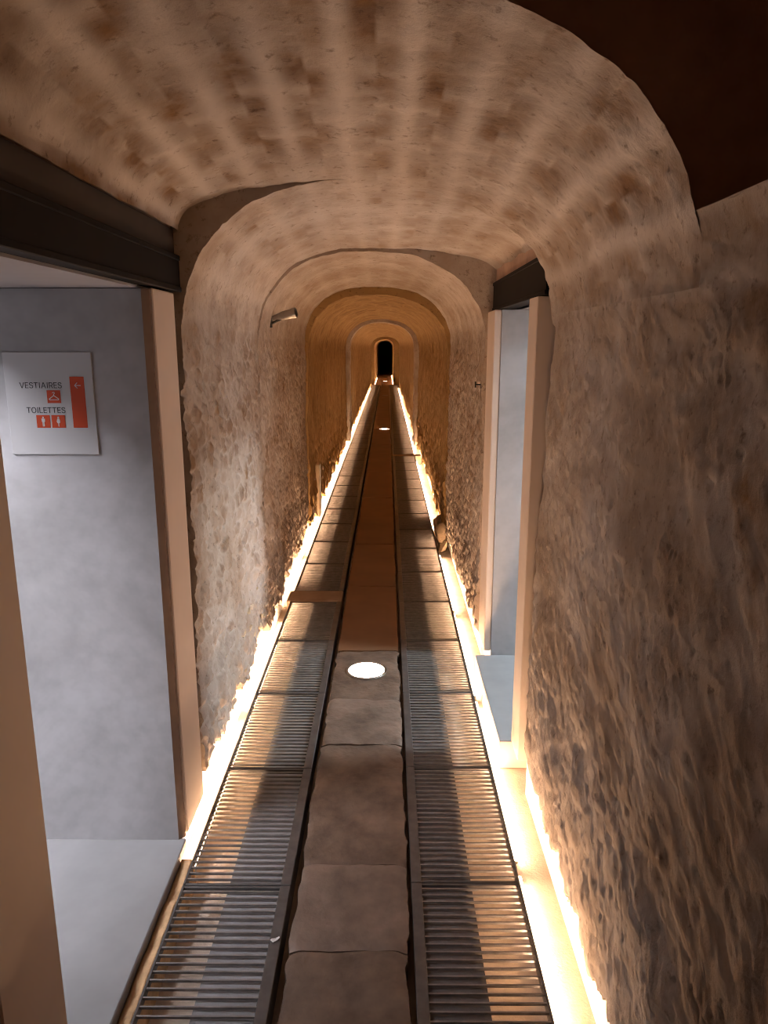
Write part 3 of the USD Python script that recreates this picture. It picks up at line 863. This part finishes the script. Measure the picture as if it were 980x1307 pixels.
def tile(x0, x1, z0, z1):
    return on_sign(extr(sbox(x0, z0, x1, z1), 0.0006), 0.970, -1.434)


hx0, hx1, hz0, hz1 = -0.979, -0.940, 1.437, 1.4735
t1 = obj('pictogram', tile(hx0, hx1, hz0, hz1), M['orange'], sign, label='orange square with a white clothes hanger')
cx, cz = (hx0 + hx1) / 2, (hz0 + hz1) / 2
hook = LineString([(cx - 0.003, cz + 0.0105), (cx - 0.001, cz + 0.013), (cx + 0.002, cz + 0.0125), (cx + 0.003, cz + 0.0095), (cx, cz + 0.007), (cx, cz + 0.0035)]).buffer(0.0009)
bar = LineString([(cx, cz + 0.0035), (cx + 0.0135, cz - 0.0065), (cx + 0.0125, cz - 0.009), (cx - 0.0125, cz - 0.009), (cx - 0.0135, cz - 0.0065), (cx, cz + 0.0035)]).buffer(0.0011)
obj('hanger', on_sign(extr(unary_union([hook, bar]), 0.0005), 0.970, -1.434, -0.0058), M['signwhite'], t1)
for k, (x0, x1) in enumerate(((-1.016, -0.977), (-0.972, -0.933))):
    z0, z1 = 1.366, 1.4025
    t2 = obj('pictogram', tile(x0, x1, z0, z1), M['orange'], sign, label=('orange square with a white standing man', 'orange square with a white standing woman')[k])
    cx, cz = (x0 + x1) / 2, (z0 + z1) / 2
    head = Point(cx, cz + 0.0115).buffer(0.0026)
    if k == 0:
        body = Polygon([(cx - 0.005, cz + 0.0082), (cx + 0.005, cz + 0.0082), (cx + 0.0046, cz - 0.001), (cx + 0.003, cz - 0.001), (cx + 0.0028, cz - 0.0145), (cx + 0.0004, cz - 0.0145), (cx + 0.0004, cz - 0.003), (cx - 0.0004, cz - 0.003), (cx - 0.0004, cz - 0.0145), (cx - 0.0028, cz - 0.0145), (cx - 0.003, cz - 0.001), (cx - 0.0046, cz - 0.001)])
    else:
        body = Polygon([(cx - 0.003, cz + 0.0082), (cx + 0.003, cz + 0.0082), (cx + 0.0052, cz - 0.0005), (cx + 0.0034, cz - 0.005), (cx + 0.0014, cz - 0.005), (cx + 0.0012, cz - 0.0145), (cx - 0.0012, cz - 0.0145), (cx - 0.0014, cz - 0.005), (cx - 0.0034, cz - 0.005), (cx - 0.0052, cz - 0.0005)])
    obj('figure', on_sign(extr(unary_union([head, body]), 0.0005), 0.970, -1.434, -0.0058), M['signwhite'], t2)
t3 = obj('arrow_bar', tile(-0.910, -0.869, 1.366, 1.512), M['orange'], sign, label='tall orange bar')
ax, az = -0.8885, 1.487
arrow = unary_union([LineString([(ax + 0.0085, az), (ax - 0.0075, az)]).buffer(0.0011), LineString([(ax - 0.001, az + 0.0075), (ax - 0.008, az), (ax - 0.001, az - 0.0075)]).buffer(0.0012)])
obj('arrow', on_sign(extr(arrow, 0.0005), 0.970, -1.434, -0.0058), M['signwhite'], t3, label='white arrow pointing left')

# ------------------------------------------------------------------ small things on the walls
spot = root('wall_spotlight', 'small tapered metal spotlight jutting from the left wall near the arch', 'spotlight', (-0.648, 4.25, 1.745))
T = trimesh.geometry.align_vectors([0, 0, 1], [0.95, -0.22, 0.20])
body = lathe([(0, 0), (0.010, 0), (0.014, 0.03), (0.024, 0.075), (0.026, 0.135), (0.0235, 0.135), (0.0215, 0.122)], 28)
ring = lathe([(0.0215, 0.128), (0.0285, 0.128), (0.0285, 0.150), (0.0215, 0.150), (0.0215, 0.128)], 28)
lens = lathe([(0, 0.136), (0.0213, 0.136), (0.0213, 0.142), (0, 0.146)], 24)
for nm, m, mt in (('body', body, M['steel']), ('bezel', ring, M['steel']), ('lens', lens, M['blackmetal'])):
    m.apply_transform(T)
    obj(nm, m, mt, spot, smooth=40)
obj('bracket', join([cbox(-0.02, 0.004, -0.022, 0.022, -0.05, 0.03, 0.002), cyl(0.007, (-0.005, 0, -0.03), (0.07, -0.016, 0.002), 10)]), M['blackmetal'], spot, smooth=40)

hook = root('wall_hook', 'small black iron peg beside the right doorway post', 'hook', (0.505, 4.05, 1.392))
obj('stem', cyl(0.0035, (0.02, 0, 0), (-0.03, 0, 0), 10), M['blackmetal'], hook, smooth=40)
obj('crosspiece', cyl(0.004, (-0.03, 0, -0.016), (-0.03, 0, 0.016), 10), M['blackmetal'], hook, smooth=40)
obj('anchor_plate', cbox(-0.003, 0.012, -0.010, 0.010, -0.022, 0.022, 0.001), M['blackmetal'], hook)

duct = root('wall_duct', 'slim plastered duct standing against the left wall beyond the stone crossbar', 'duct', (-0.668, 6.85, 0.0))
obj('shaft', cbox(-0.03, 0.035, -0.06, 0.06, 0.02, 0.52, 0.006), M['conduit'], duct)
obj('cover_strip', cbox(0.033, 0.041, -0.035, 0.035, 0.03, 0.51, 0.003), M['channel'], duct)

scrap = Polygon([(-0.012, -0.006), (-0.004, -0.010), (0.013, 0.002), (0.011, 0.008), (0.0, 0.006), (-0.009, 0.001)])
sm = extr(scrap, 0.0015)
sm = sm.subdivide()
sm.vertices[:, 2] += 0.006 * np.abs(sm.vertices[:, 0]) / 0.012
sm.apply_translation([-0.308, 1.725, 0.0012])
tag(obj('paper_scrap', sm, M['paper']), 'tiny white paper scrap on the inner edge of the left-hand grates', 'scrap')
